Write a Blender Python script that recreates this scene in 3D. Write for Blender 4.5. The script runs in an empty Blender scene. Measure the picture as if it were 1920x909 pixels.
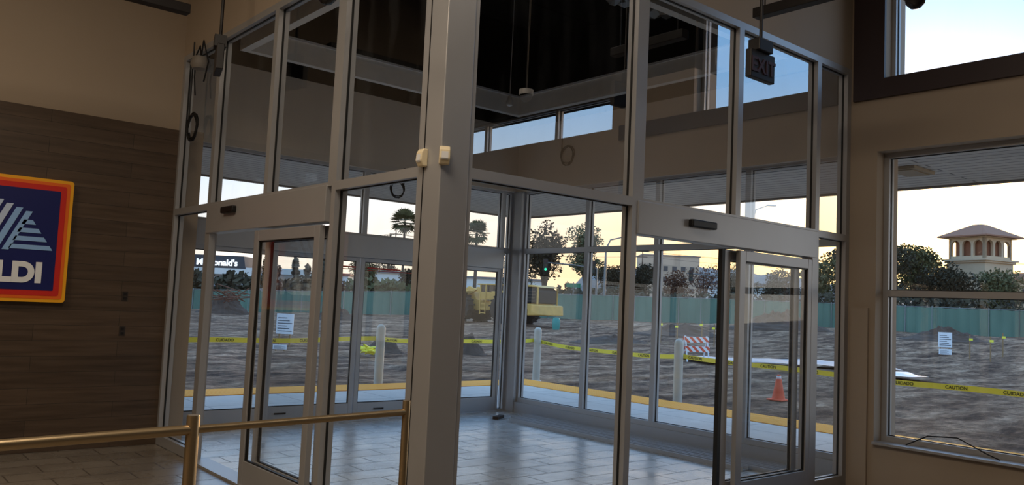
import bpy, math, random
from mathutils import Vector, Matrix, noise
random.seed(7)
SC=bpy.context.scene
SC.view_settings.view_transform='Standard'
# ---------------------------------------------------------------- camera
f=1540.;a=math.radians(49.8);p=math.radians(4.28);r=math.radians(2.63)
F=Vector((math.cos(a)*math.cos(p),math.sin(a)*math.cos(p),math.sin(p)))
R0=Vector((math.sin(a),-math.cos(a),0));U0=R0.cross(F)
R=R0*math.cos(r)+U0*math.sin(r);U=U0*math.cos(r)-R0*math.sin(r)
EYE=Vector((-2.82,-4.03,1.6))
cam=bpy.data.cameras.new('camera');camo=bpy.data.objects.new('camera',cam)
SC.collection.objects.link(camo);SC.camera=camo
cam.sensor_width=36;cam.lens=36*f/1920;cam.clip_end=3000;cam.clip_start=.05
M=Matrix.Identity(4)
for i in range(3):
    M[i][0]=R[i];M[i][1]=U[i];M[i][2]=-F[i];M[i][3]=EYE[i]
camo.matrix_world=M
FH=Vector((math.cos(a),math.sin(a),0));RH=Vector((math.sin(a),-math.cos(a),0))
def site(b,d):
    v=Vector((EYE.x,EYE.y,0))+(FH+RH*b)*d
    return v
def sm(t):
    t=max(0,min(1,t));return t*t*(3-2*t)
def gz(x,y,nz=True):
    rel=Vector((x-EYE.x,y-EYE.y,0));d=rel.dot(FH);b=rel.dot(RH)/max(d,1) if d>0 else 0
    k=sm((b+.42)/.9)*1.0
    z=-.12+sm((rel.length-32)/34)*k*.95
    if nz:
        am=.05+.13*sm((rel.length-14)/25)
        z+=am*noise.noise(Vector((x*.22,y*.22,0)))+.06*noise.noise(Vector((x*.9,y*.9,3)))+.04*noise.noise(Vector((x*2.4,y*2.4,7)))
    return z
# ---------------------------------------------------------------- materials
def lin(c):
    o=[]
    for v in c:
        v/=255.;o.append(v/12.92 if v<=.04045 else ((v+.055)/1.055)**2.4)
    return (o[0],o[1],o[2],1)
MATS={}
def newmat(name):
    m=bpy.data.materials.new(name);m.use_nodes=True;nt=m.node_tree
    return m,nt,nt.nodes['Principled BSDF']
def mat(name,col,rough=.5,metal=0,var=.12,scale=6,bump=0,bscale=None,emis=0,stretch=None,spec=.5):
    if name in MATS:return MATS[name]
    m,nt,b=newmat(name);N=nt.nodes;L=nt.links
    c=lin(col)
    tc=N.new('ShaderNodeTexCoord');mp=N.new('ShaderNodeMapping');L.new(tc.outputs['Object'],mp.inputs[0])
    if stretch:mp.inputs['Scale'].default_value=stretch
    nz=N.new('ShaderNodeTexNoise');nz.inputs['Scale'].default_value=scale;nz.inputs['Detail'].default_value=5
    L.new(mp.outputs[0],nz.inputs['Vector'])
    mx=N.new('ShaderNodeMix');mx.data_type='RGBA'
    mx.inputs[6].default_value=[v*(1-var) for v in c[:3]]+[1];mx.inputs[7].default_value=[min(1,v*(1+var)) for v in c[:3]]+[1]
    L.new(nz.outputs[0],mx.inputs[0]);L.new(mx.outputs[2],b.inputs['Base Color'])
    b.inputs['Roughness'].default_value=rough;b.inputs['Metallic'].default_value=metal
    b.inputs['Specular IOR Level'].default_value=spec
    if emis:
        b.inputs['Emission Color'].default_value=c;b.inputs['Emission Strength'].default_value=emis
    if bump:
        n2=N.new('ShaderNodeTexNoise');n2.inputs['Scale'].default_value=bscale or scale*4;n2.inputs['Detail'].default_value=6
        L.new(mp.outputs[0],n2.inputs['Vector'])
        bp=N.new('ShaderNodeBump');bp.inputs['Strength'].default_value=bump;L.new(n2.outputs[0],bp.inputs['Height']);L.new(bp.outputs[0],b.inputs['Normal'])
    MATS[name]=m;return m
def brickmat(name,c1,c2,cm,w,h,axes,rough=.4,mortar=.004,offset=.5,grain=None,bump=.2,roughvar=0,spec=.5,gv=.4):
    m,nt,b=newmat(name);N=nt.nodes;L=nt.links
    tc=N.new('ShaderNodeTexCoord');sp=N.new('ShaderNodeSeparateXYZ');cb=N.new('ShaderNodeCombineXYZ')
    L.new(tc.outputs['Object'],sp.inputs[0])
    L.new(sp.outputs[axes[0]],cb.inputs[0]);L.new(sp.outputs[axes[1]],cb.inputs[1])
    br=N.new('ShaderNodeTexBrick');L.new(cb.outputs[0],br.inputs['Vector'])
    br.inputs['Color1'].default_value=lin(c1);br.inputs['Color2'].default_value=lin(c2);br.inputs['Mortar'].default_value=lin(cm)
    br.inputs['Scale'].default_value=1;br.inputs['Mortar Size'].default_value=mortar;br.inputs['Brick Width'].default_value=w;br.inputs['Row Height'].default_value=h
    br.offset=offset;br.inputs['Bias'].default_value=0
    mp=N.new('ShaderNodeMapping');mp.inputs['Scale'].default_value=grain or (3,3,3);L.new(cb.outputs[0],mp.inputs[0])
    nz=N.new('ShaderNodeTexNoise');nz.inputs['Scale'].default_value=1;nz.inputs['Detail'].default_value=7;nz.inputs['Roughness'].default_value=.65;L.new(mp.outputs[0],nz.inputs['Vector'])
    mr=N.new('ShaderNodeMapRange');mr.inputs[1].default_value=.25;mr.inputs[2].default_value=.75;mr.inputs[3].default_value=1-gv;mr.inputs[4].default_value=1+gv;L.new(nz.outputs[0],mr.inputs[0])
    mx=N.new('ShaderNodeMix');mx.data_type='RGBA';mx.blend_type='MULTIPLY';mx.inputs[0].default_value=1
    L.new(br.outputs[0],mx.inputs[6]);L.new(mr.outputs[0],mx.inputs[7]);L.new(mx.outputs[2],b.inputs['Base Color'])
    b.inputs['Specular IOR Level'].default_value=spec
    if roughvar:
        m2=N.new('ShaderNodeMapRange');m2.inputs[1].default_value=.3;m2.inputs[2].default_value=.7;m2.inputs[3].default_value=max(.03,rough-roughvar);m2.inputs[4].default_value=rough+roughvar
        L.new(nz.outputs[0],m2.inputs[0])
        ma=N.new('ShaderNodeMath');ma.operation='MULTIPLY_ADD';ma.inputs[1].default_value=.2;L.new(br.outputs['Fac'],ma.inputs[0]);L.new(m2.outputs[0],ma.inputs[2]);L.new(ma.outputs[0],b.inputs['Roughness'])
    else:b.inputs['Roughness'].default_value=rough
    bp=N.new('ShaderNodeBump');bp.inputs['Strength'].default_value=bump;bp.inputs['Distance'].default_value=.004;bp.invert=True
    L.new(br.outputs['Fac'],bp.inputs['Height']);L.new(bp.outputs[0],b.inputs['Normal'])
    MATS[name]=m;return m
def glassmat(name,tint,f0=.07,dirt=.03):
    m=bpy.data.materials.new(name);m.use_nodes=True;nt=m.node_tree;N=nt.nodes;L=nt.links;N.clear()
    o=N.new('ShaderNodeOutputMaterial');tr=N.new('ShaderNodeBsdfTransparent');tr.inputs[0].default_value=tint
    gl=N.new('ShaderNodeBsdfGlossy');gl.inputs['Roughness'].default_value=0;gl.inputs[0].default_value=(1,1,1,1)
    lw=N.new('ShaderNodeLayerWeight');lw.inputs[0].default_value=.5
    pw=N.new('ShaderNodeMath');pw.operation='POWER';pw.inputs[1].default_value=5;L.new(lw.outputs['Facing'],pw.inputs[0])
    mm=N.new('ShaderNodeMath');mm.operation='MULTIPLY_ADD';mm.inputs[1].default_value=1-f0;mm.inputs[2].default_value=f0;mm.use_clamp=True;L.new(pw.outputs[0],mm.inputs[0])
    mx=N.new('ShaderNodeMixShader');L.new(mm.outputs[0],mx.inputs[0]);L.new(tr.outputs[0],mx.inputs[1]);L.new(gl.outputs[0],mx.inputs[2])
    df=N.new('ShaderNodeBsdfDiffuse');df.inputs[0].default_value=(.7,.72,.74,1)
    tc=N.new('ShaderNodeTexCoord');mp=N.new('ShaderNodeMapping');mp.inputs['Scale'].default_value=(2.2,2.2,.5);L.new(tc.outputs['Object'],mp.inputs[0])
    nz=N.new('ShaderNodeTexNoise');nz.inputs['Scale'].default_value=2;nz.inputs['Detail'].default_value=8;L.new(mp.outputs[0],nz.inputs[0])
    mr=N.new('ShaderNodeMapRange');mr.inputs[1].default_value=.5;mr.inputs[2].default_value=.8;mr.inputs[3].default_value=.002;mr.inputs[4].default_value=dirt*3;L.new(nz.outputs[0],mr.inputs[0])
    m2=N.new('ShaderNodeMixShader');L.new(mr.outputs[0],m2.inputs[0]);L.new(mx.outputs[0],m2.inputs[1]);L.new(df.outputs[0],m2.inputs[2])
    L.new(m2.outputs[0],o.inputs[0]);MATS[name]=m;return m
ALU=mat('aluminium',(174,174,176),.36,.35,.05,3)
ALUD=mat('aluminium_exterior',(180,185,192),.4,.2,.05,3)
GASK=mat('black_gasket',(20,20,20),.5)
GLASSA=glassmat('clear_glass_a',(.96,.97,.97,1),.035,.015)
GLASS=glassmat('coated_glass',(.98,.99,.99,1),.40,.008)
GLASSX=glassmat('exterior_glass',(.96,.975,.975,1),.04,.012)
TAN=mat('tan_paint',(170,154,136),.75,0,.04,2,.05,60)
BEIGE=mat('beige_paint',(216,206,192),.75,0,.04,2,.05,60)
BROWN=mat('brown_paint',(52,38,40),.5,0,.05,2)
BLACKP=mat('black_plenum',(7,7,8),.95,0,.2,2,spec=.0)
DECK=mat('dark_ceiling_deck',(20,18,18),.9,0,.2,2,spec=.1)
WOOD=brickmat('wood_look_tile',(86,70,56),(74,60,48),(46,38,31),1.2,.15,(0,2),.42,.002,.37,(1.3,22,1),.25,.08,gv=.38)
TILEV=brickmat('vestibule_tile',(214,218,218),(198,203,205),(138,142,144),.6,.3,(0,1),.27,.008,.5,(2.2,2.2,1),.35,.09,.5,.22)
TILES=brickmat('store_tile',(132,124,114),(122,114,104),(82,74,66),.6,.3,(0,1),.28,.007,.5,(2,2,1),.3,.08,.6,.2)
SOFX=brickmat('soffit_boards_x',(198,196,194),(188,186,184),(96,96,98),30,.17,(0,1),.5,.012,.5,(.5,3,1),.6,gv=.12)
SOFY=brickmat('soffit_boards_y',(198,196,194),(188,186,184),(96,96,98),30,.17,(1,0),.5,.012,.5,(.5,3,1),.6,gv=.12)
CONC=brickmat('sidewalk_concrete',(206,202,196),(198,195,190),(140,138,134),1.5,1.5,(0,1),.7,.01,0,(2,2,1),.3,gv=.12)
BLACK=mat('black_plastic',(16,14,14),.45,0,.1)
BRASS=mat('brushed_brass',(178,156,122),.34,.85,.08,20,stretch=(1,1,8))
CREAM=mat('cream_plastic',(236,220,184),.45,0,.03)
WHITE=mat('white_paint',(225,225,225),.5,0,.04)
def dirtmat():
    m,nt,b=newmat('churned_dirt');N=nt.nodes;L=nt.links
    tc=N.new('ShaderNodeTexCoord')
    mp=N.new('ShaderNodeMapping');mp.inputs['Rotation'].default_value=(0,0,math.radians(40));mp.inputs['Scale'].default_value=(.4,1.5,1);L.new(tc.outputs['Object'],mp.inputs[0])
    n1=N.new('ShaderNodeTexNoise');n1.inputs['Scale'].default_value=.8;n1.inputs['Detail'].default_value=10;n1.inputs['Roughness'].default_value=.72;L.new(mp.outputs[0],n1.inputs[0])
    n2=N.new('ShaderNodeTexNoise');n2.inputs['Scale'].default_value=4.5;n2.inputs['Detail'].default_value=9;n2.inputs['Roughness'].default_value=.72;L.new(tc.outputs['Object'],n2.inputs[0])
    cr=N.new('ShaderNodeValToRGB');e=cr.color_ramp.elements
    e[0].position=.38;e[0].color=lin((76,56,45));e[1].position=.68;e[1].color=lin((222,188,160))
    x=e.new(.47);x.color=lin((134,104,84));x=e.new(.56);x.color=lin((180,146,120))
    L.new(n1.outputs[0],cr.inputs[0])
    mr=N.new('ShaderNodeMapRange');mr.inputs[1].default_value=.34;mr.inputs[2].default_value=.66;mr.inputs[3].default_value=.4;mr.inputs[4].default_value=1.55;L.new(n2.outputs[0],mr.inputs[0])
    mx=N.new('ShaderNodeMix');mx.data_type='RGBA';mx.blend_type='MULTIPLY';mx.inputs[0].default_value=1;L.new(cr.outputs[0],mx.inputs[6]);L.new(mr.outputs[0],mx.inputs[7]);L.new(mx.outputs[2],b.inputs['Base Color'])
    b.inputs['Roughness'].default_value=.85
    b.inputs['Specular IOR Level'].default_value=.15
    ad=N.new('ShaderNodeMath');ad.operation='ADD';L.new(n1.outputs[0],ad.inputs[0]);L.new(n2.outputs[0],ad.inputs[1])
    bp=N.new('ShaderNodeBump');bp.inputs['Strength'].default_value=1;bp.inputs['Distance'].default_value=.22;L.new(ad.outputs[0],bp.inputs['Height']);L.new(bp.outputs[0],b.inputs['Normal'])
    return m
DIRT=dirtmat()
def tactmat():
    m,nt,b=newmat('tactile_yellow');N=nt.nodes;L=nt.links
    tc=N.new('ShaderNodeTexCoord');v=N.new('ShaderNodeTexVoronoi');v.inputs['Scale'].default_value=16;v.inputs['Randomness'].default_value=0;L.new(tc.outputs['Object'],v.inputs['Vector'])
    cr=N.new('ShaderNodeValToRGB');cr.color_ramp.elements[0].position=.25;cr.color_ramp.elements[0].color=lin((255,196,96));cr.color_ramp.elements[1].position=.45;cr.color_ramp.elements[1].color=lin((252,158,46));L.new(v.outputs['Distance'],cr.inputs[0]);L.new(cr.outputs[0],b.inputs['Base Color'])
    bp=N.new('ShaderNodeBump');bp.invert=True;bp.inputs['Distance'].default_value=.01;L.new(v.outputs['Distance'],bp.inputs['Height']);L.new(bp.outputs[0],b.inputs['Normal']);b.inputs['Roughness'].default_value=.8;b.inputs['Specular IOR Level'].default_value=.2
    return m
TACT=tactmat()
# ---------------------------------------------------------------- geometry helpers
def box(x0,x1,y0,y1,z0,z1):
    v=[(x,y,z) for z in(z0,z1) for y in(y0,y1) for x in(x0,x1)]
    return v,[(0,2,3,1),(4,5,7,6),(0,1,5,4),(2,6,7,3),(0,4,6,2),(1,3,7,5)]
def cyl(p0,p1,r0,r1=None,n=16):
    r1=r0 if r1 is None else r1
    p0=Vector(p0);p1=Vector(p1);d=(p1-p0).normalized();u=d.orthogonal().normalized();w=d.cross(u);v=[];fc=[]
    for i in range(n):
        t=2*math.pi*i/n;o=u*math.cos(t)+w*math.sin(t);v+= [tuple(p0+o*r0),tuple(p1+o*r1)]
    for i in range(n):
        j=(i+1)%n;fc.append((2*i,2*j,2*j+1,2*i+1))
    fc.append(tuple(2*i for i in range(n))[::-1]);fc.append(tuple(2*i+1 for i in range(n)))
    return v,fc
def tube(pts,rad,n=8):
    pts=[Vector(q) for q in pts];v=[];fc=[];m=len(pts);prev=None
    for i,q in enumerate(pts):
        d=(pts[min(i+1,m-1)]-pts[max(i-1,0)]).normalized()
        u=d.orthogonal().normalized() if prev is None else (prev-d*prev.dot(d)).normalized()
        prev=u;w=d.cross(u);rr=rad[i] if isinstance(rad,(list,tuple)) else rad
        for k in range(n):
            t=2*math.pi*k/n;v.append(tuple(q+(u*math.cos(t)+w*math.sin(t))*rr))
    for i in range(m-1):
        for k in range(n):
            l=(k+1)%n;fc.append((i*n+k,i*n+l,(i+1)*n+l,(i+1)*n+k))
    fc.append(tuple(range(n))[::-1]);fc.append(tuple((m-1)*n+k for k in range(n)))
    return v,fc
def lathe(prof,n=24,c=(0,0,0)):
    v=[];fc=[];m=len(prof)
    for rr,z in prof:
        for k in range(n):
            t=2*math.pi*k/n;v.append((c[0]+rr*math.cos(t),c[1]+rr*math.sin(t),c[2]+z))
    for i in range(m-1):
        for k in range(n):
            l=(k+1)%n;fc.append((i*n+k,i*n+l,(i+1)*n+l,(i+1)*n+k))
    fc.append(tuple(range(n))[::-1]);fc.append(tuple((m-1)*n+k for k in range(n)))
    return v,fc
def prism(poly,axis,c0,c1):
    n=len(poly);v=[]
    for c in(c0,c1):
        for q in poly:
            v.append({'y':(q[0],c,q[1]),'x':(c,q[0],q[1]),'z':(q[0],q[1],c)}[axis])
    fc=[tuple(range(n)),tuple(range(n,2*n))[::-1]]+[(i,i+n,(i+1)%n+n,(i+1)%n) for i in range(n)]
    return v,fc
def join(gs):
    V=[];Fc=[]
    for v,fc in gs:
        o=len(V);V+=list(v);Fc+=[tuple(i+o for i in q) for q in fc]
    return V,Fc
def xf(g,mtx):
    return [tuple(mtx@Vector(q)) for q in g[0]],g[1]
def setp(o,label,cat,kind,group):
    if label:o['label']=label
    if cat:o['category']=cat
    if kind:o['kind']=kind
    if group:o['group']=group
def mk(name,gs,m,parent=None,label=None,cat=None,kind=None,at=None,rz=0,smooth=False,bevel=0,group=None,sub=0):
    if isinstance(gs,tuple):gs=[gs]
    v,fc=join(gs);me=bpy.data.meshes.new(name);me.from_pydata(v,[],fc);me.update()
    import bmesh
    bm=bmesh.new();bm.from_mesh(me);bmesh.ops.recalc_face_normals(bm,faces=bm.faces);bm.to_mesh(me);bm.free()
    me.materials.append(m)
    o=bpy.data.objects.new(name,me);SC.collection.objects.link(o)
    if parent:o.parent=parent
    if at is not None:o.location=at
    o.rotation_euler[2]=rz
    if smooth:
        for q in me.polygons:q.use_smooth=True
        try:me.set_sharp_from_angle(angle=math.radians(40))
        except Exception:pass
    if bevel:
        b=o.modifiers.new('b','BEVEL');b.width=bevel;b.segments=2;b.limit_method='ANGLE'
    setp(o,label,cat,kind,group);return o
def thing(name,at,label,cat,rz=0,kind=None,group=None,parent=None):
    o=bpy.data.objects.new(name,None);SC.collection.objects.link(o);o.location=at;o.rotation_euler[2]=rz;o.empty_display_size=.1
    if parent:o.parent=parent
    setp(o,label,cat,kind,group);return o
def textgeo(s,size,ext=.004,bold=.0,align='LEFT',spacing=1):
    c=bpy.data.curves.new('t','FONT');c.body=s;c.size=size;c.extrude=ext;c.offset=bold;c.align_x=align;c.space_character=spacing
    o=bpy.data.objects.new('t',c);SC.collection.objects.link(o);bpy.context.view_layer.update()
    me=bpy.data.meshes.new_from_object(o.evaluated_get(bpy.context.evaluated_depsgraph_get()))
    v=[tuple(q.co) for q in me.vertices];fc=[tuple(q.vertices) for q in me.polygons]
    bpy.data.objects.remove(o);bpy.data.curves.remove(c);bpy.data.meshes.remove(me);return v,fc
def stand(g):
    return [(q[0],-q[2],q[1]) for q in g[0]],g[1]
def copytree(o,at,rz=None,label=None):
    c=o.copy();SC.collection.objects.link(c);c.location=at
    if rz is not None:c.rotation_euler[2]=rz
    if label:c['label']=label
    for ch in list(o.children):
        k=ch.copy();k.parent=c;SC.collection.objects.link(k)
        for g in list(ch.children):
            h=g.copy();h.parent=k;SC.collection.objects.link(h)
    return c
# ---------------------------------------------------------------- world
w=bpy.data.worlds.new('sky');SC.world=w;w.use_nodes=True;nt=w.node_tree;N=nt.nodes;L=nt.links
bg=N['Background'];tc=N.new('ShaderNodeTexCoord');sp=N.new('ShaderNodeSeparateXYZ');L.new(tc.outputs['Generated'],sp.inputs[0])
cr=N.new('ShaderNodeValToRGB');e=cr.color_ramp.elements
e[0].position=0;e[0].color=(.48,.42,.35,1);e[1].position=1;e[1].color=(.20,.29,.42,1)
for ps,cl in((.06,(.46,.44,.42,1)),(.16,(.34,.42,.51,1)),(.28,(.17,.33,.56,1)),(.5,(.14,.31,.58,1))):
    q=e.new(ps);q.color=cl
L.new(sp.outputs[2],cr.inputs[0])
SUN=(FH+RH*.50).normalized();SUN=Vector((SUN.x,SUN.y,.085)).normalized()
dt=N.new('ShaderNodeVectorMath');dt.operation='DOT_PRODUCT';L.new(tc.outputs['Generated'],dt.inputs[0]);dt.inputs[1].default_value=SUN
mxx=N.new('ShaderNodeMath');mxx.operation='MAXIMUM';mxx.inputs[1].default_value=0;L.new(dt.outputs['Value'],mxx.inputs[0])
def powr(pw,st):
    po=N.new('ShaderNodeMath');po.operation='POWER';po.inputs[1].default_value=pw;L.new(mxx.outputs[0],po.inputs[0])
    ml=N.new('ShaderNodeMath');ml.operation='MULTIPLY';ml.inputs[1].default_value=st;L.new(po.outputs[0],ml.inputs[0]);return ml.outputs[0]
el=N.new('ShaderNodeMapRange');el.inputs[1].default_value=.05;el.inputs[2].default_value=.26;el.inputs[3].default_value=1;el.inputs[4].default_value=.06;L.new(sp.outputs[2],el.inputs[0])
fm=N.new('ShaderNodeMath');fm.operation='MULTIPLY';L.new(powr(7,1.0),fm.inputs[0]);L.new(el.outputs[0],fm.inputs[1])
mg=N.new('ShaderNodeMix');mg.data_type='RGBA';L.new(fm.outputs[0],mg.inputs[0]);L.new(cr.outputs[0],mg.inputs[6]);mg.inputs[7].default_value=(.58,.34,.10,1)
sc_=N.new('ShaderNodeVectorMath');sc_.operation='SCALE';sc_.inputs[0].default_value=(1,.68,.30);L.new(powr(70,1.1),sc_.inputs['Scale'])
s=N.new('ShaderNodeVectorMath');s.operation='ADD';L.new(mg.outputs[2],s.inputs[0]);L.new(sc_.outputs[0],s.inputs[1])
L.new(s.outputs[0],bg.inputs[0]);bg.inputs[1].default_value=2.95
sl=bpy.data.lights.new('sun','SUN');sl.energy=2.4;sl.angle=math.radians(6);sl.color=(1,.68,.4);so=bpy.data.objects.new('sun',sl);SC.collection.objects.link(so)
so.rotation_euler=SUN.to_track_quat('Z','Y').to_euler()
def area(name,loc,size,en,col,rot=(0,0,0)):
    l=bpy.data.lights.new(name,'AREA');l.size=size;l.energy=en;l.color=col;o=bpy.data.objects.new(name,l);SC.collection.objects.link(o);o.location=loc;o.rotation_euler=rot
area('store_lamp',(-2.2,-1.6,5.45),2.2,130,(1,.84,.66))
area('store_lamp',(2.5,-2.6,5.45),1.8,16,(1,.88,.76))
area('store_lamp',(-4.5,1.5,5.45),2.0,125,(1,.80,.58))
# ---------------------------------------------------------------- room shell
ST='structure'
def wall(name,gs,m,label='painted wall'):return mk(name,gs,m,label=label,cat='wall',kind=ST)
mk('floor',box(-9,5.39,-10,4.85,-.2,-.001),TILES,label='beige tiled store floor with thin joints',cat='floor',kind=ST)
mk('floor',box(.0,5.39,.0,5.6,-.1,.003),TILEV,label='glossy grey slate-look tile floor of the vestibule',cat='floor',kind=ST)
wall('wall_left',[box(-9,.0,4.86,5.6,3.27,5.6),box(0,.28,4.9,5.6,0,3.3)],TAN,'tan painted wall above the wood-look cladding')
wall('wall_left',box(-9,-.0,4.84,5.6,-.0,3.27),WOOD,'dark brown wood-look plank cladding on the wall')
wall('wall_back',box(-9,5.39,-10.2,-10,0,5.6),mat('dim_tan',(110,96,84),.8),'tan painted store wall')
wall('wall_side',box(-9.2,-9,-10,5.6,0,5.6),TAN,'tan painted store wall')
mk('ceiling',box(-9,5.39,-10,4.86,5.6,5.75),DECK,label='dark painted open ceiling deck of the store',cat='ceiling',kind=ST)
X0,X1=4.95,5.39
wall('wall_right',[box(X0,X1,-.27,0,0,3.95),box(X0,X1,-.33,0,3.95,5.6),box(X0,X1,-3.0,-.27,0,.45),box(X0,X1,-3.0,-.27,3.24,3.95),
  box(X0,X1,-1.85,-.33,5.3,5.6),box(X0,X1,-3.0,-1.85,3.95,4.5),box(X0,X1,-10,-6.9,0,4.42),box(X0,X1,-3.15,-3.0,0,4.42),box(X0,X1,-6.9,-3.15,0,3.93)],TAN,'tan painted front wall with windows')
wall('wall_right',[box(X0,X1,-3.0,-1.85,4.5,5.6),box(X0,X1,-10,-3.0,4.42,5.6)],DECK,'dark painted wall zone under the ceiling deck')
mk('trim_1',[box(X0-.035,X0,-.345,-.035,3.76,5.6),box(X0-.035,X0,-3.0,-.345,3.76,3.95)],BROWN,label='dark brown painted band under the high window',cat='trim',kind=ST)
mk('trim_2',[box(X0-.05,X1-.3,-3.0,-.27,.44,.462)],ALU,label='pale metal window sill ledge',cat='trim',kind=ST)
mk('trim_3',box(X0-.03,X0,-.21,-.04,0,1.72),TAN,label='low tan painted corner guard on the wall',cat='trim',kind=ST)
wall('wall_bulkhead',box(0,.14,0,4.86,4.07,5.6),TAN,'tan bulkhead wall above the glazed screen')
wall('wall_bulkhead',box(.14,4.95,0,.14,4.10,5.6),TAN,'tan bulkhead wall above the glazed screen')
wall('wall_exterior',box(.0,5.39,5.45,5.65,3.3,4.28),BEIGE,'beige wall band above the outer glazing')
wall('wall_exterior',box(5.24,5.44,0,5.45,3.3,4.28),BEIGE,'beige wall band above the outer glazing')
wall('wall_plenum',[box(0,5.44,5.5,5.65,4.28,6.4),box(5.3,5.44,0,5.5,4.28,6.4),box(.145,.16,.15,5.5,4.3,6.4),box(.16,5.3,.145,.16,4.3,6.4)],BLACKP,'black painted open ceiling void walls')
mk('ceiling',[box(0,5.44,0,5.65,6.3,6.4)]+[box(.16,5.3,y,y+.06,5.6,5.85) for y in(1,2,3,4,5)],BLACKP,label='black open ceiling with joists',cat='ceiling',kind=ST)
RI=.62
rg=lambda z0,z1,t:[box(RI,5.39-RI,5.55-RI-t,5.55-RI,z0,z1),box(RI,5.39-RI,RI,RI+t,z0,z1),box(RI,RI+t,RI+t,5.55-RI-t,z0,z1),box(5.39-RI-t,5.39-RI,RI+t,5.55-RI-t,z0,z1)]
mk('trim_4',rg(4.30,4.55,.09),mat('ring_paint',(242,238,230),.7),label='beige hanging drywall ring around the open ceiling',cat='trim',kind=ST)
mk('trim_5',rg(4.55,4.575,.11),WHITE,label='pale metal edge angle on the hanging ceiling ring',cat='trim',kind=ST)
# ---------------------------------------------------------------- glazing
wn=[0];dn=[0]
def fbox(ax,a0,a1,c0,c1,z0,z1):
    return box(a0,a1,c0,c1,z0,z1) if ax=='x' else box(c0,c1,a0,a1,z0,z1)
def pane(ax,a0,a1,c,z0,z1):
    if ax=='x':return [(a0,c,z0),(a1,c,z0),(a1,c,z1),(a0,c,z1)],[(0,1,2,3)]
    return [(c,a0,z0),(c,a1,z0),(c,a1,z1),(c,a0,z1)],[(0,1,2,3)]
def frame(ax,a0,a1,c0,c1,z0,z1,wl,wr,wb,wt):
    return [fbox(ax,a0,a0+wl,c0,c1,z0,z1),fbox(ax,a1-wr,a1,c0,c1,z0,z1),fbox(ax,a0+wl,a1-wr,c0,c1,z0,z0+wb),fbox(ax,a0+wl,a1-wr,c0,c1,z1-wt,z1)]
def bay(ax,c0,c1,a0,a1,z0,z1,wl=.035,wr=.035,wb=.035,wt=.035,label='aluminium framed fixed window pane',gl=None,mt=None):
    wn[0]+=1
    o=mk('window_%d'%wn[0],frame(ax,a0,a1,c0,c1,z0,z1,wl,wr,wb,wt),mt or ALU,label=label,cat='window',kind=ST)
    cm=(c0+c1)/2;g=.007
    mk('gasket',frame(ax,a0+wl,a1-wr,cm-.008,cm+.008,z0+wb,z1-wt,g,g,g,g),GASK,parent=o)
    mk('glass',pane(ax,a0+wl,a1-wr,cm,z0+wb,z1-wt),gl or GLASS,parent=o)
    return o
LB='silver aluminium framed pane of the inner vestibule screen'
ZT=2.40
for z0,z1,l in((ZT,4.07,[(.22,1.37,.035,.06),(1.37,2.54,.06,.035),(2.54,3.82,.035,.04),(3.82,4.86,.04,.07)]),(0,ZT,[(.22,1.37,.035,.06),(3.82,4.86,.04,.07)])):
    for a0,a1,wl,wr in l:bay('y',0,.1,a0,a1,z0,z1,wl,wr,.03 if z0 else .1,.06 if z0 else .035,LB,gl=GLASSA)
for z0,z1,l in((ZT,4.10,[(.2,1.79,.035,.06),(1.79,3.06,.06,.035),(3.06,4.34,.035,.035),(4.34,4.95,.035,.07)]),(0,ZT,[(.2,1.79,.035,.06),(4.34,4.95,.035,.07)])):
    for a0,a1,wl,wr in l:bay('x',0,.1,a0,a1,z0,z1,wl,wr,.03 if z0 else .1,.06 if z0 else .035,LB,gl=GLASS if z0 else GLASSA)
mk('trim_6',[box(-.012,.2,-.012,.235,0,5.2)],ALU,label='wide silver aluminium corner post of the vestibule',cat='post',kind=ST,bevel=.006)
mk('trim_7',box(-.016,-.012,.165,.172,0,4.07),GASK,label='thin dark reveal line on the corner post',cat='trim',kind=ST)
LX='grey aluminium framed pane of the outer vestibule glazing'
for a0,a1 in((.28,1.4),(1.4,2.68),(2.68,3.92),(3.92,5.05),(5.05,5.22)):bay('x',5.5,5.6,a0,a1,ZT,3.3,label=LX,gl=GLASSX,mt=ALUD)
bay('x',5.5,5.6,5.05,5.22,0,ZT,label=LX,gl=GLASSX,mt=ALUD)
mk('trim_8',box(5.24,5.44,0,5.45,0,.16),ALUD,label='grey metal curb under the outer glazing',cat='trim',kind=ST)
for a0,a1 in((.02,.23),(.23,1.40),(1.40,2.73),(2.73,3.97),(3.97,5.3)):
    bay('y',5.29,5.39,a0,a1,.16,ZT,wb=.06,label=LX,gl=GLASSX,mt=ALUD)
    bay('y',5.29,5.39,a0,a1,ZT,3.3,label=LX,gl=GLASSX,mt=ALUD)
mk('trim_9',[box(5.22,5.42,5.3,5.62,0,3.3)],ALUD,label='grey aluminium far corner post',cat='post',kind=ST,bevel=.005)
bay('y',5.1,5.2,-3.0,-.27,.46,1.87,.05,.05,.05,.03,label='lower pane of the large store window',mt=ALU,gl=GLASSX)
bay('y',5.1,5.2,-3.0,-.27,1.87,3.24,.05,.05,.03,.05,label='upper pane of the large store window',mt=ALU,gl=GLASSX)
bay('y',5.1,5.2,-1.85,-.33,3.95,5.3,.04,.04,.04,.04,label='dark framed high window under the ceiling',mt=ALU,gl=GLASSX)
for y0,y1 in((-4.37,-3.15),(-6.0,-4.37),(-6.9,-6.0)):bay('y',5.1,5.2,y0,y1,3.93,4.42,.03,.03,.03,.03,label='low strip window high in the front wall',gl=GLASSX)
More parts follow.
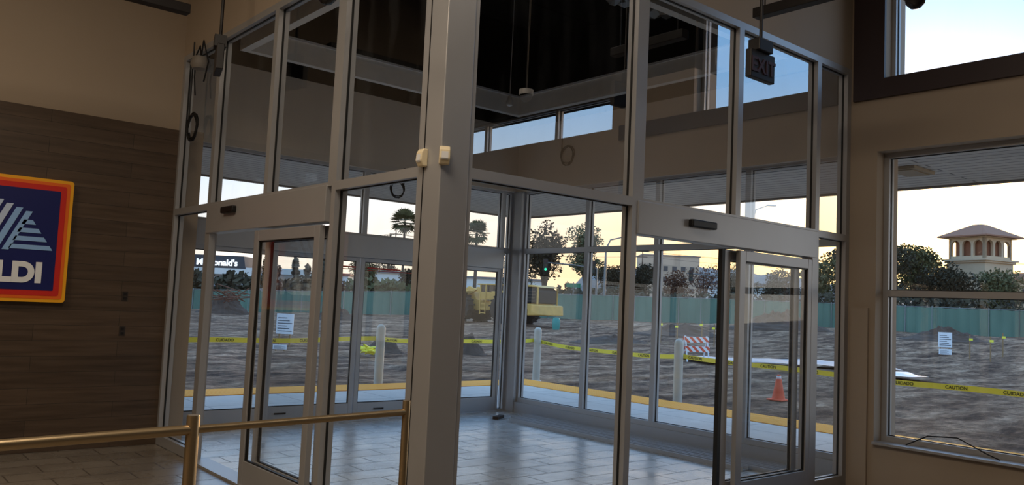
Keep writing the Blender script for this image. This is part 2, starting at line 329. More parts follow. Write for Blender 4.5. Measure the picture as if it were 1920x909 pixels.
def panel(par,ax,a0,a1,c,z0,z1,mt,gl,name='sliding_panel',st=.085,bt=.2,tp=.09,th=.045):
    o=mk(name,frame(ax,a0,a1,c-th/2,c+th/2,z0,z1,st,st,bt,tp),mt,parent=par,bevel=.004)
    mk('glass',pane(ax,a0+st,a1-st,c,z0+bt,z1-tp),gl,parent=o)
    mk('gasket',frame(ax,a0+st,a1-st,c-.01,c+.01,z0+bt,z1-tp,.01,.01,.01,.01),GASK,parent=o);return o
def door(label):
    dn[0]+=1
    return thing('door_%d'%dn[0],(0,0,0),label,'door',kind=ST)
d=door('automatic sliding glass door in silver frame standing half open')
mk('header',box(-.012,.12,1.43,3.82,2.14,2.41),ALU,parent=d,bevel=.004)
mk('jamb',[box(.0,.06,3.75,3.82,0,2.14)],ALU,parent=d)
mk('threshold',box(-.02,.16,1.43,3.8,.0,.02),ALU,parent=d)
panel(d,'y',1.50,2.68,.015,.015,2.12,ALU,GLASSA)
panel(d,'y',1.44,2.60,.085,.015,2.12,ALU,GLASSA,'fixed_panel')
mk('weather_strip',box(.0,.03,2.68,2.695,.02,2.1),GASK,parent=d)
mk('motion_sensor',box(-.055,-.012,3.1,3.38,2.30,2.36),BLACK,parent=d,label='small black motion sensor',bevel=.01)
d=door('automatic sliding glass door in silver frame slid open')
mk('header',box(1.79,4.34,-.012,.12,2.16,2.41),ALU,parent=d,bevel=.004)
mk('jamb',[box(4.25,4.36,-.01,.1,0,2.16)],ALU,parent=d)
mk('threshold',box(1.85,4.3,-.02,.16,.0,.02),ALU,parent=d)
panel(d,'x',3.10,4.27,.015,.015,2.14,ALU,GLASSA,'fixed_panel')
panel(d,'x',2.98,4.15,.085,.015,2.14,ALU,GLASSA)
mk('weather_strip',[box(2.94,2.98,.06,.10,.02,2.14)],GASK,parent=d)
mk('motion_sensor',box(2.38,2.70,-.06,-.012,2.27,2.33),BLACK,parent=d,label='small black motion sensor',bevel=.01)
d=door('wide outer automatic sliding glass doors in grey frame, shut')
mk('header',box(.28,5.05,5.46,5.62,2.12,2.41),ALUD,parent=d,bevel=.004)
mk('threshold',box(.3,5.05,5.45,5.65,0,.02),ALUD,parent=d)
panel(d,'x',.30,1.50,5.53,.015,2.12,ALUD,GLASSX,'fixed_panel',tp=.05,st=.06)
panel(d,'x',1.44,2.675,5.58,.015,2.12,ALUD,GLASSX,tp=.05,st=.06)
panel(d,'x',2.69,3.92,5.58,.015,2.12,ALUD,GLASSX,tp=.05,st=.06)
panel(d,'x',3.86,5.05,5.53,.015,2.12,ALUD,GLASSX,'fixed_panel',tp=.05,st=.06)
RED=mat('red_sticker',(190,40,35),.5)
for x0,x1,z0,z1 in((2.3,2.6,1.98,2.0),(2.78,3.3,1.98,2.0),(2.2,2.6,1.955,1.965),(2.78,3.6,1.955,1.965)):
    mk('sticker',box(x0,x1,5.545,5.55,z0,z1),RED,parent=d,label='red safety decal on door glass')
for x0 in(1.6,3.0):mk('maker_plate',box(x0,x0+.15,5.545,5.55,.12,.14),BLACK,parent=d,label='small black maker plate')
# ---------------------------------------------------------------- canopy and outside ground
mk('ceiling',box(-9,8.15,5.65,8.75,3.38,3.42),SOFX,label='grey boarded canopy soffit outside',cat='canopy',kind=ST)
mk('ceiling',box(5.44,8.15,-12,5.65,3.38,3.42),SOFY,label='grey boarded canopy soffit outside',cat='canopy',kind=ST)
mk('trim_10',[box(-9,8.2,8.70,8.8,3.36,3.75),box(8.15,8.25,-12,8.8,3.36,3.75),box(-9,8.2,5.65,8.75,3.42,3.75),box(5.44,8.2,-12,5.65,3.42,3.75)],mat('canopy_fascia',(120,110,100),.6),label='canopy roof edge fascia',cat='trim',kind=ST)
mk('soffit_light',[box(6.56,7.10,.08,.40,3.34,3.38),box(6.60,7.06,.12,.36,3.33,3.34)],mat('fixture_tan',(150,134,112),.5),label='flat rectangular light fixture on the canopy soffit',cat='ceiling light',bevel=.01)
mk('sidewalk',[box(-9,9.15,5.6,9.45,-.25,-.015),box(5.39,9.15,-12,5.6,-.25,-.015)],CONC,label='pale concrete sidewalk around the building corner',cat='sidewalk',kind=ST)
mk('tactile_paving',[box(-9,9.1,8.6,9.42,-.015,-.004)],TACT,label='yellow truncated dome warning strip on the sidewalk',cat='tactile paving')
mk('tactile_paving',[box(8.26,9.1,-12,8.6,-.015,-.004)],TACT,label='yellow truncated dome warning strip on the sidewalk',cat='tactile paving')
V=[];Fc=[];na=480;rings=[7.0]
while rings[-1]<900:rings.append(rings[-1]*1.019+.02)
nr=len(rings)
ang=[a+math.radians(-78+156*i/na) for i in range(na+1)]
for q in rings:
    for t in ang:
        x=EYE.x+q*math.cos(t);y=EYE.y+q*math.sin(t)
        z=gz(x,y)
        if x<9.3 and y<9.6:
            z=min(z,-.3)
        elif x<9.9 and y<10.2:z=min(z,-.08)
        V.append((x,y,z))
for i in range(nr-1):
    for j in range(na):
        k=i*(na+1)+j;Fc.append((k,k+1,k+na+2,k+na+1))
mk('ground',(V,Fc),DIRT,label='churned brown dirt of the torn-up parking lot',cat='ground',kind=ST,smooth=True)
# ---------------------------------------------------------------- bollards
BOL=mat('bollard_grey',(196,192,180),.6,0,.1)
b0=None
for i,(x,y,lb) in enumerate(((5.5,9.56,0),(9.5,5.62,0),(9.85,9.9,0))):
    if not b0:
        b0=thing('bollard',(x,y,-.15),'grey painted steel pipe bollard wrapped with caution tape','bollard',group='bollards along the sidewalk')
        mk('pipe',lathe([(.085,0),(.085,1.15),(.08,1.2),(.055,1.235),(.02,1.25)],24),BOL,parent=b0,smooth=True)
        mk('base_collar',lathe([(.12,0),(.12,.05),(.09,.06)],24),CONC,parent=b0,smooth=True)
    else:copytree(b0,(x,y,-.15))
YEL=mat('tape_yellow',(250,240,80),.4,0,.03);INK=mat('tape_black',(15,15,15),.5)
def tape(p0,p1,sag,label,twist=0):
    p0=Vector(p0);p1=Vector(p1);Ln=(p1-p0).length;n=60
    def P(t):
        q=p0.lerp(p1,t);q.z-=4*sag*t*(1-t)+.012*math.sin(t*Ln*2.1);return q
    d=(p1-p0).normalized();nrm=Vector((d.y,-d.x,0));
    if nrm.dot(FH)>0:nrm=-nrm
    v=[];fc=[]
    for i in range(n+1):
        q=P(i/n);v+= [tuple(q+Vector((0,0,-.04))),tuple(q+Vector((0,0,.04)))]
    fc=[(2*i,2*i+2,2*i+3,2*i+1) for i in range(n)]
    o=mk('caution_tape',(v,fc),YEL,label=label,cat='caution tape',group='caution tape runs')
    rev=d.dot(RH)<0
    u=.15;k=0
    while u<Ln-1.0:
        s=('CAUTION','CUIDADO')[k%2];g=textgeo(s,.066,0,.001)
        vv=[]
        for q in g[0]:
            uu=u+q[0]
            t=(uu/Ln) if not rev else 1-uu/Ln
            z=P(t);vv.append(tuple(z+Vector((0,0,q[1]-.024))+nrm*.006))
        mk('printed_word',(vv,g[1]),INK,parent=o);u+=.75;k+=1
zt=.78
tape((-6,9.9,.8),(5.5,9.65,zt+.04),.06,'yellow caution tape with black CAUTION CUIDADO lettering strung to a bollard')
tape((5.5,9.65,zt+.04),(9.85,9.99,zt+.03),.05,'yellow caution tape with black CAUTION CUIDADO lettering between bollards')
tape((9.94,9.9,zt),(9.6,5.62,zt),.08,'yellow caution tape with black CAUTION CUIDADO lettering between bollards')
tape((9.6,5.62,zt),(9.7,-4,.72),.05,'yellow caution tape with black CAUTION CUIDADO lettering strung past the window')
# ---------------------------------------------------------------- cone, barricade, signs
ORG=mat('cone_orange',(226,92,50),.6,0,.15)
x,y=12.2,5.2;z=gz(x,y)
c=thing('traffic_cone',(x,y,z),'orange traffic cone with white reflective collar on the dirt','traffic cone')
mk('base',[box(-.17,.17,-.17,.17,0,.03)],ORG,parent=c,bevel=.01)
mk('body',lathe([(.13,.03),(.1,.18),(.1,.18),(.05,.45),(.03,.51),(.02,.515)],24),ORG,parent=c,smooth=True)
mk('collar',lathe([(.0865,.25),(.061,.39),(.058,.39)],24),WHITE,parent=c,smooth=True)
mk('collar',lathe([(.054,.43),(.042,.485),(.038,.485)],24),WHITE,parent=c,smooth=True)
def stripemat(name,ca,cb_,sc,ax=0):
    m,nt,b=newmat(name);N=nt.nodes;L=nt.links;tc=N.new('ShaderNodeTexCoord');mp=N.new('ShaderNodeMapping');mp.inputs['Rotation'].default_value=(0,math.radians(45),0)
    L.new(tc.outputs['Object'],mp.inputs[0]);wv=N.new('ShaderNodeTexWave');wv.inputs['Scale'].default_value=sc;L.new(mp.outputs[0],wv.inputs[0])
    cr=N.new('ShaderNodeValToRGB');cr.color_ramp.interpolation='CONSTANT';cr.color_ramp.elements[0].color=lin(ca);cr.color_ramp.elements[1].position=.5;cr.color_ramp.elements[1].color=lin(cb_)
    L.new(wv.outputs[0],cr.inputs[0]);L.new(cr.outputs[0],b.inputs['Base Color']);b.inputs['Roughness'].default_value=.5;return m
STR=stripemat('barricade_stripes',(228,226,220),(220,84,48),1.6)
q=site(.228,28);z=gz(q.x,q.y)
c=thing('barricade',(q.x,q.y,z),'orange and white striped A-frame barricade leaning on the dirt','barricade',rz=math.radians(-30))
c.scale=(.86,.86,.86)
for s in(-1,1):
    for xx in(-.45,.45):
        mk('leg',tube([(xx,s*.28,0),(xx,s*.02,1.0)],.028,6),WHITE,parent=c)
    for zz in(.86,.50):
        yy=s*(.28-.26*zz)+s*.03
        mk('striped_board',box(-.5,.5,yy-.012,yy+.012,zz-.11,zz+.11),STR,parent=c)
PAPER=mat('white_sign_board',(232,236,240),.5,0,.03);SCR=mat('sign_ink',(70,80,90),.6);TIM=mat('raw_timber',(150,120,85),.8)
def notice(q,w,h,z0,lab):
    z=gz(q.x,q.y);c=thing('notice_sign',(q.x,q.y,z),lab,'sign',rz=a-math.pi/2)
    mk('board',box(-w/2,w/2,-.01,.01,z0,z0+h),PAPER,parent=c)
    for i in range(6):mk('printed_line',box(-w*.42,w*(.42-.15*((i*7)%3)),-.014,-.0105,z0+h*(.12+.13*i),z0+h*(.16+.13*i)),SCR,parent=c)
    for x0 in(-w*.35,w*.35-.04):mk('stake',box(x0,x0+.04,.01,.05,-.1,z0+h),TIM,parent=c)
notice(site(-.270,27),.56,.66,.42,'white printed notice board on wooden stakes in the dirt')
notice(site(-.2745,25),.42,.14,.06,'small white printed notice board near the ground')
notice(site(.530,40),.66,.72,.25,'white printed notice board on wooden stakes in the dirt')
notice(site(.5302,39),.6,.26,.02,'small white printed notice board near the ground')
DARK=mat('dark_soil',(86,68,56),.9,0,.4,3,1,8)
def pile(b,d,w,h,lab,m=DARK):
    q=site(b,d);g=[];n=28;k=14;v=[];fc=[]
    for i in range(k+1):
        for j in range(n):
            t=2*math.pi*j/n;rr=w/2*i/k;x=rr*math.cos(t);y=rr*.7*math.sin(t)
            zz=h*(math.cos(math.pi*i/k)+1)/2*(1+.5*noise.noise(Vector((x*3+b*9,y*3,d))))+.12*h*noise.noise(Vector((x*9,y*9,b)))
            if i==k:zz=-.15
            v.append((x,y,zz))
    for i in range(k):
        for j in range(n):
            l=(j+1)%n;fc.append((i*n+j,i*n+l,(i+1)*n+l,(i+1)*n+j))
    mk('dirt_pile',(v,fc),m,at=(q.x,q.y,gz(q.x,q.y)),rz=a-math.pi/2,label=lab,cat='dirt pile',smooth=False)
pile(-.045,27,1.3,.62,'dark clumpy soil heap on the lot')
pile(-.15,26,1.7,.5,'dark clumpy soil heap beside tangled tape')
pile(-.345,62,5,1.3,'mound of broken concrete and rebar by the fence')
pile(.13,40,5,.35,'low brown soil ridge on the lot')
pile(.33,57,8,1.1,'broad low soil mound by the fence')
pile(.53,50,6,.7,'broad low soil mound by the fence')
pile(-.21,58,4,.9,'brown soil heap by the fence')
pile(.21,48,6,.6,'low dark soil mound on the lot')
def tangle(b,d,s,n,rad,m,name,lab,cat,z=0.3):
    q=site(b,d);pts=[]
    for i in range(n):
        t=i/n*40;pts.append((s*.6*math.sin(t*1.3+i*.3)*random.uniform(.5,1),s*.5*math.cos(t*.9)*random.uniform(.4,1),z+s*.5*abs(math.sin(t*.7))*random.uniform(.3,1)))
    mk(name,tube(pts,rad,5),m,at=(q.x,q.y,gz(q.x,q.y)),label=lab,cat=cat)
tangle(-.168,24,.6,26,.03,YEL,'tangled_tape','tangled yellow caution tape lying on soil','caution tape',.1)
tangle(-.34,60,3,30,.035,mat('rust',(110,70,50),.8),'rebar_tangle','tangled rusty rebar on the mound','rebar',.8)
def sheet(b,d,w,h,lab,m=None,ph=.10):
    q=site(b,d);v=[];fc=[];n=20
    for i in range(n+1):
        for j in range(n+1):
            x=(i/n-.5)*w;y=(j/n-.5)*h;v.append((x,y,.14+ph*noise.noise(Vector((x*1.2,y*1.2,b*7)))))
    fc=[(i*(n+1)+j,(i+1)*(n+1)+j,(i+1)*(n+1)+j+1,i*(n+1)+j+1) for i in range(n) for j in range(n)]
    mk('plastic_sheet',(v,fc),m or mat('sheet_white',(205,215,222),.3),at=(q.x,q.y,gz(q.x,q.y)),rz=a-math.pi/2+.12,label=lab,cat='plastic sheet',smooth=True)
sheet(.335,29,7.0,3.2,'long flat blue-grey plastic sheet on the dirt',mat('sheet_grey',(150,160,172),.35),.08);sheet(.475,26,1.6,2,'crumpled white plastic sheet on the dirt')
s0=None
for b,d in((.185,42),(.205,40),(.235,43),(.25,41),(.56,38),(.585,36),(.60,39)):
    q=site(b,d)
    if not s0:
        s0=thing('survey_stake',(q.x,q.y,gz(q.x,q.y)),'wooden stake with a yellow ribbon','stake',group='wooden stakes in the lot')
        mk('stick',box(-.025,.025,-.015,.015,-.1,1.1),TIM,parent=s0);mk('ribbon',box(-.03,.12,-.018,.018,.85,.95),YEL,parent=s0)
    else:copytree(s0,(q.x,q.y,gz(q.x,q.y)),rz=b*9)
# ---------------------------------------------------------------- fence
GREEN=mat('green_mesh',(100,126,112),.9,0,.3,.7,.6,1.5,stretch=(1,1,.4),spec=.2);POST=mat('galv',(140,146,146),.5,.6)
fp=[(-.50,74,-.15,1.55),(-.36,72,-.1,1.62),(-.23,72,.1,1.9),(-.06,74,.45,2.45),(.10,76,.6,2.75),(.26,74,.6,2.9),(.42,68,.55,2.85),(.62,60,.5,2.8),(.85,56,.4,2.7)]
for i in range(len(fp)-1):
    b0_,d0,l0,h0=fp[i];b1,d1,l1,h1=fp[i+1];q0=site(b0_,d0);q1=site(b1,d1)
    t=thing('fence',(q0.x,q0.y,0),'chain-link construction fence covered in green privacy mesh','fence',group='green construction fence runs')
    n=48;v=[];fc=[];dv=(q1-q0);nn=Vector((-dv.y,dv.x,0)).normalized()
    for k in range(n+1):
        s=k/n;w_=.07*math.sin(k*2.1+i);q=dv*s+nn*w_
        v+=[(q.x,q.y,l0+(l1-l0)*s-.1),(q.x,q.y,h0+(h1-h0)*s+.03*math.sin(k*1.05))]
    fc=[(2*k,2*k+2,2*k+3,2*k+1) for k in range(n)]
    mk('privacy_mesh',(v,fc),GREEN,parent=t)
    mk('top_rail',tube([(0,0,h0+.03),(dv.x,dv.y,h1+.03)],.025,6),POST,parent=t)
    for k in range(0,7):
        s=k/6;q=dv*s
        mk('post',cyl((q.x,q.y,l0+(l1-l0)*s-.3),(q.x,q.y,h0+(h1-h0)*s+.12),.035,n=8),POST,parent=t)
# ---------------------------------------------------------------- wheel loader
CY=mat('loader_yellow',(206,164,84),.55,0,.3,2.5);TIRE=mat('tire_rubber',(40,36,34),.85,0,.2,4,.4);DG=mat('dark_glass',(20,26,32),.12,0,.1);DGR=mat('dark_steel',(34,32,32),.6,.3)
q=site(-.020,57);z=gz(q.x,q.y)
lo=thing('wheel_loader',(q.x,q.y,z),'large yellow wheel loader with black tires parked on dirt','wheel loader',rz=math.radians(103))
lo.scale=(1.14,1.14,1.04)
def ywheel(x,y):
    g=lathe([(.4,-.32),(.8,-.32),(.93,-.26),(.97,-.1),(.97,.1),(.93,.26),(.8,.32),(.4,.32)],28)
    t=mk('wheel',xf(g,Matrix.Translation((x,y,.95))@Matrix.Rotation(math.pi/2,4,'X')),TIRE,parent=lo,smooth=True)
    mk('hub',xf(lathe([(.1,-.30),(.34,-.28),(.42,-.325),(.42,.325),(.34,.28),(.1,.30)],20),Matrix.Translation((x,y,.95))@Matrix.Rotation(math.pi/2,4,'X')),mat('hub_yellow',(150,122,70),.6),parent=t)
    lugs=[]
    for k in range(18):
        th=2*math.pi*k/18;lugs.append(xf(box(-.05,.05,-.3,.3,.95,1.01),Matrix.Translation((x,y,.95))@Matrix.Rotation(th,4,'Y')))
    mk('tread',lugs,TIRE,parent=t)
for x in(1.75,-1.75):
    for y in(-1.05,1.05):ywheel(x,y)
mk('rear_body',[prism([(-3.9,1.0),(-.4,1.0),(-.4,1.9),(-.9,2.1),(-2.4,2.15),(-2.4,1.4),(-3.9,1.4)],'y',-.85,.85)],CY,parent=lo,bevel=.06)
mk('counterweight',[prism([(-4.3,.65),(-3.5,.6),(-3.5,1.35),(-4.25,1.3)],'y',-1.3,1.3)],CY,parent=lo,bevel=.06)
mk('grille',[prism([(-4.0,1.38),(-2.5,1.38),(-2.5,2.42),(-3.8,2.42),(-4.0,2.2)],'y',-.98,.98)],DGR,parent=lo,bevel=.08)
mk('hood_cap',[prism([(-4.1,2.40),(-2.3,2.42),(-2.3,2.54),(-3.7,2.54)],'y',-1.05,1.05)],CY,parent=lo,bevel=.03)
for yy in(-1.03,.97):
    mk('hood_strut',box(-4.05,-3.95,yy,yy+.06,1.3,2.42),CY,parent=lo);mk('hood_strut',box(-2.5,-2.38,yy,yy+.06,1.3,2.42),CY,parent=lo)
    mk('hood_louver',[box(-3.85,-2.6,yy,yy+.05,1.5+.2*k,1.56+.2*k) for k in range(4)],mat('louver_dark',(70,62,50),.6),parent=lo)
mk('front_frame',[prism([(-.3,.8),(2.4,.7),(2.4,1.5),(1.9,2.0),(1.2,2.0),(.9,1.5),(-.3,1.4)],'y',-.45,.45)],CY,parent=lo,bevel=.04)
for x0,x1 in((-2.7,-.9),(.9,2.6)):
    for y0 in(-1.35,.65):mk('fender',box(x0,x1,y0,y0+.7,1.98,2.05),CY,parent=lo,bevel=.02)
mk('cab_frame',[box(x,x+.1,y,y+.1,1.9,2.45) for x in(-1.1,.35) for y in(-.75,.65)]+[box(-1.1,.45,-.75,.75,1.5,2.0)],CY,parent=lo)
mk('cab_roof',[box(-1.25,.6,-.85,.85,2.45,2.54)],CY,parent=lo,bevel=.04)
mk('cab_glass',[box(-1.06,.42,-.71,.71,2.0,2.45)],DG,parent=lo)
for s in(-.42,.42):
    mk('lift_arm',prism([(.9,2.15),(1.5,2.35),(2.7,1.7),(3.6,.65),(3.4,.45),(2.4,1.3),(1.3,1.9)],'y',s-.08,s+.08),CY,parent=lo)
mk('bucket',[prism([(3.3,.15),(4.6,.05),(4.6,.1),(3.6,.3),(3.35,.8),(3.5,1.35),(3.4,1.4),(3.2,.8)],'y',-1.5,1.5),prism([(3.3,.15),(4.6,.07),(3.6,1.2),(3.3,1.2)],'y',-1.5,-1.45),prism([(3.3,.15),(4.6,.07),(3.6,1.2),(3.3,1.2)],'y',1.45,1.5)],CY,parent=lo)
mk('ladder',[box(-.3,.1,1.08,1.12,z0,z0+.05) for z0 in(.6,.9,1.2,1.5)]+[box(-.32,-.28,1.07,1.13,.55,2.5),box(.08,.12,1.07,1.13,.55,2.5)],CY,parent=lo)
mk('exhaust_pipe',cyl((-2,.35,2.1),(-2,.35,2.8),.07),DGR,parent=lo)
q=site(.058,52)
cc=thing('water_barrel',(q.x,q.y,gz(q.x,q.y)),'turquoise plastic bin standing by the loader','barrel')
mk('body',lathe([(.2,0),(.25,.3),(.25,.6),(.2,.75),(.1,.77)],16),mat('turquoise',(70,150,140),.5),parent=cc,smooth=True)
# ---------------------------------------------------------------- trees
LEAF=mat('foliage_green',(88,88,54),.8,0,.5,1.5);LEAFD=mat('foliage_dark',(68,62,44),.85,0,.5,1.5);LEAFR=mat('foliage_russet',(112,80,62),.8,0,.5,1.5);BARK=mat('bark',(72,58,48),.9,0,.3,3)
def leaves(blobs,n,s,rnd):
    v=[];fc=[]
    tot=sum(b[3]*b[4]*b[5] for b in blobs)
    for bx,by,bz,rx,ry,rz_ in blobs:
        k=int(n*rx*ry*rz_/tot)
        for _ in range(k):
            d=Vector((rnd.gauss(0,1),rnd.gauss(0,1),rnd.gauss(0,1))).normalized()*rnd.uniform(.35,1.15)**.6
            c=Vector((bx+d.x*rx,by+d.y*ry,bz+d.z*rz_))
            u=Vector((rnd.gauss(0,1),rnd.gauss(0,1),rnd.gauss(0,1))).normalized();w_=u.orthogonal().normalized();ss=s*rnd.uniform(.5,1.4)
            o=len(v);v+=[tuple(c-u*ss),tuple(c+w_*ss*.6),tuple(c+u*ss),tuple(c-w_*ss*.6)];fc.append((o,o+1,o+2,o+3))
    return v,fc
def tree(b,d,h,w_,m,lab,nb=9,n=1800,low=.3,seed=0,s=None,base=0.6):
    rnd=random.Random(seed+int(b*1000)+int(d));q=site(b,d)
    t=thing('tree',(q.x,q.y,base),lab,'tree',rz=rnd.uniform(0,6))
    blobs=[];br=[]
    for i in range(nb):
        th=rnd.uniform(0,6.28);rr=w_/2*rnd.uniform(0,.68);zz=h*rnd.uniform(low+.12,.86);k=w_*rnd.uniform(.17,.27)
        blobs.append((rr*math.cos(th),rr*math.sin(th),zz,k,k,min(k*.85,h*.2)));br.append(tube([(0,0,h*low*.8),(rr*.4*math.cos(th),rr*.4*math.sin(th),h*low+(zz-h*low)*.5),(rr*math.cos(th),rr*math.sin(th),zz)],[h*.014,h*.01,h*.004],5))
    blobs.append((0,0,h*.8,w_*.22,w_*.22,h*.17))
    mk('trunk',[tube([(0,0,-.3),(.05*h*.3,0,h*.3),(0,0,h*.8)],[h*.03,h*.02,h*.008],8)]+br,BARK,parent=t)
    mk('foliage',leaves(blobs,int(n*1.7),(s or max(.18,w_*.035))*.75,rnd),m,parent=t)
def hedge(b0_,b1,d,h,m,lab,n=2500,s=.35,base=.6):
    rnd=random.Random(int(b0_*999)+int(d));q0=site(b0_,d);q1=site(b1,d);L_=(q1-q0).length;k=max(3,int(L_/2.2));bl=[]
    for i in range(k):
        hh=h*rnd.uniform(.7,1.05);bl.append(((i+.5)/k*L_,rnd.uniform(-.4,.4),hh*.5,L_/k*.8,1.0,hh*.52))
    dv=q1-q0
    mk('shrub_row',leaves(bl,n,s,rnd),m,at=(q0.x,q0.y,base),rz=math.atan2(dv.y,dv.x),label=lab,cat='shrubs',kind='stuff')
def palm(b,d,h,cr_,lab,seed=1,base=.5):
    rnd=random.Random(seed);q=site(b,d);t=thing('palm_tree',(q.x,q.y,base),lab,'palm tree')
    mk('trunk',tube([(0,0,-.3),(.1,0,h*.5),(0,0,h)],[.32,.24,.2],10),BARK,parent=t,smooth=True)
    v=[];fc=[]
    for i in range(46):
        th=rnd.uniform(0,6.28);el=rnd.uniform(-.9,1.35);d0=Vector((math.cos(th)*math.cos(el),math.sin(th)*math.cos(el),math.sin(el)))
        c=Vector((0,0,h))+d0*cr_*.45;side=d0.cross(Vector((0,0,1))).normalized();up=side.cross(d0)
        o=len(v);v.append((0,0,h));v.append(tuple(Vector((0,0,h))+d0*.1+side*.05));v.append(tuple(c));fc.append((o,o+1,o+2))
        for k in range(11):
            ph=(k-5)/5*1.5;dd=d0*math.cos(ph)+side*math.sin(ph);tip=c+dd*cr_*.55+Vector((0,0,-cr_*.12*rnd.random()))
            pr=side*math.cos(ph)-d0*math.sin(ph);o=len(v)
            v+=[tuple(c),tuple(c+dd*cr_*.3+pr*cr_*.05),tuple(tip),tuple(c+dd*cr_*.3-pr*cr_*.05)];fc.append((o,o+1,o+2,o+3))
    mk('crown',(v,fc),LEAF,parent=t)
palm(-.0435,120,11.2,2.3,'tall fan palm with a round crown against the sky')
palm(-.132,150,15.2,3.0,'tall dark fan palm with shaggy crown',3)
tree(-.148,138,12,5,LEAFD,'slim dark street tree beside the palm',seed=2)
tree(.042,95,11.2,7,LEAFD,'tall loose-leaved street tree, partly bare',n=2500,nb=16,seed=4,s=.26)
tree(.092,104,12.2,6,LEAF,'tall loose-leaved street tree, partly bare',n=2300,nb=15,seed=5,s=.26)
tree(.005,108,8,6,LEAFD,'rounded dark green street tree',n=1400,seed=8)
tree(-.175,100,6,5,LEAF,'rounded green street tree',seed=6);tree(-.125,104,5,5,LEAFD,'rounded dark street tree',seed=9)
for i,(b,h) in enumerate(((-.298,5.2),(-.283,4.6),(-.262,5.4),(-.247,4.8),(-.228,5.6))):
    tree(b,95+3*(i%2),h,1.7,LEAFD,'narrow conical dark green tree',nb=6,n=900,low=.05,seed=20+i)
tree(.128,92,6,5,LEAFD,'dark rounded street tree',seed=31);tree(.165,104,7,6,LEAFD,'dark rounded street tree',seed=32)
tree(.200,92,5.6,5,LEAFR,'russet leaved street tree',seed=33,n=1200,s=.17);tree(.235,100,7,6,LEAFR,'bare russet street tree',seed=34,n=700,s=.16);tree(.272,92,6.8,5,LEAFD,'dark rounded street tree',seed=35)
tree(.325,104,7,7,LEAFD,'dark rounded street tree',seed=37);tree(.375,90,7.5,6,LEAF,'dark rounded street tree',seed=38);tree(.405,100,10,6,LEAFD,'dark rounded street tree',seed=39)
tree(.447,82,9.4,6.5,LEAFD,'dark leafy tree against the sunset',n=3600,seed=40,nb=15);tree(.493,92,9.8,7,LEAF,'dark leafy tree against the sunset',n=3600,seed=41,nb=15);tree(.533,82,7.4,5.8,LEAFD,'dark leafy tree against the sunset',n=3000,seed=42,nb=13);tree(.596,81,7.0,5.2,LEAF,'grey-green leafy tree in front of the tower',n=2800,seed=43,nb=13);tree(.70,88,7.5,8,LEAFD,'dark leafy tree beside the tower',seed=44)
hedge(-.46,-.2,82,2.9,LEAFD,'dark hedge behind the fence');hedge(-.19,.01,84,3.0,LEAF,'green hedge behind the fence');hedge(.03,.30,84,3.3,LEAFD,'dark hedge behind the fence',3000);hedge(.31,.75,73.5,3.9,LEAFD,'dark hedge behind the fence',5000,.28)
def ridge(b0_,b1,d,h,col_,nm,seed):
    v=[];fc=[];n=90
    for i in range(n+1):
        b=b0_+(b1-b0_)*i/n;q=site(b,d);hh=h*(.65+.5*noise.noise(Vector((b*6,seed,0)))+.08*noise.noise(Vector((b*60,seed,2))))*sm(i/10)*sm((n-i)/10)+2
        q2=site(b,d*1.25);v+=[(q.x,q.y,-5),(q.x*1.0+.1*(q2.x-q.x),q.y+.1*(q2.y-q.y),hh*.6),(q2.x,q2.y,hh)]
    for i in range(n):
        o=3*i;fc+=[(o,o+3,o+4,o+1),(o+1,o+4,o+5,o+2)]
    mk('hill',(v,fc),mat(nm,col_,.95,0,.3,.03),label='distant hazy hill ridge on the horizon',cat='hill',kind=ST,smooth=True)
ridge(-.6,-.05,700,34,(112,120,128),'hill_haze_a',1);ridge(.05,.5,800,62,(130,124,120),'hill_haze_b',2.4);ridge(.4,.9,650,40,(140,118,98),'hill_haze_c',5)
# ---------------------------------------------------------------- buildings
def bldg(name,b,d,w_,dep,h,m,lab,rz=0,base=0,extra=None,roofm=None):
    q=site(b,d);t=thing(name,(q.x,q.y,base),lab,'building',rz=a-math.pi/2+rz)
    mk('walls',box(-w_/2,w_/2,0,dep,0,h),m,parent=t)
    mk('roof',[box(-w_/2-.3,w_/2+.3,-.3,dep+.3,h,h+.35)],roofm or mat('roof_grey',(96,98,104),.7),parent=t);return t
LW=mat('pale_wall',(215,215,210),.7);DW=mat('window_dark',(44,54,64),.2);GW=mat('grey_wall',(150,152,156),.7)
t=bldg('restaurant',-.362,110,8.4,8,4.2,GW,'low grey fast food restaurant with white lettered roof band',base=.4)
mk('mansard',[prism([(-4.5,4.2),(4.5,4.2),(4.2,5.9),(-4.2,5.9)],'y',-.5,7)],mat('mansard_dark',(58,60,66),.7),parent=t)
mk('white_band',box(-4.6,4.6,-.65,-.45,3.4,4.2),LW,parent=t)
mk('sign_lettering',xf(stand(textgeo("McDonald's",1.16,.05,.035,'CENTER')),Matrix.Translation((.75,-.75,4.55))),mat('sign_white',(250,250,250),.5,emis=.8),parent=t)
for i in range(4):mk('window',box(-3.5+2*i,-2.1+2*i,-.05,.02,.9,2.9),DW,parent=t)
mk('sign_panel',box(4.6,5.6,-.6,-.4,3.0,4.4),LW,parent=t)
t=bldg('gas_station',-.250,132,14,7,4.6,LW,'petrol station with pale canopy and red tiled roof',base=.3,roofm=mat('red_roof',(130,70,60),.7))
mk('canopy',box(-9,2,-6,-1,4.2,5.1),LW,parent=t)
for x0 in(-8,.6):mk('canopy_column',box(x0,x0+.4,-4,-3.6,0,4.2),LW,parent=t)
for i in range(5):mk('window',box(-6+2.6*i,-4.2+2.6*i,-.05,.02,1,3),DW,parent=t)
t=bldg('shop_building',-.02,138,17,8,5.2,LW,'long low white shop building across the street',base=.4)
for i in range(6):mk('window',box(-8+2.7*i,-6.4+2.7*i,-.05,.02,1,3.4),DW,parent=t)
t=bldg('shop_building',-.142,118,8,8,4.8,LW,'pale shop building behind street trees',base=.4)
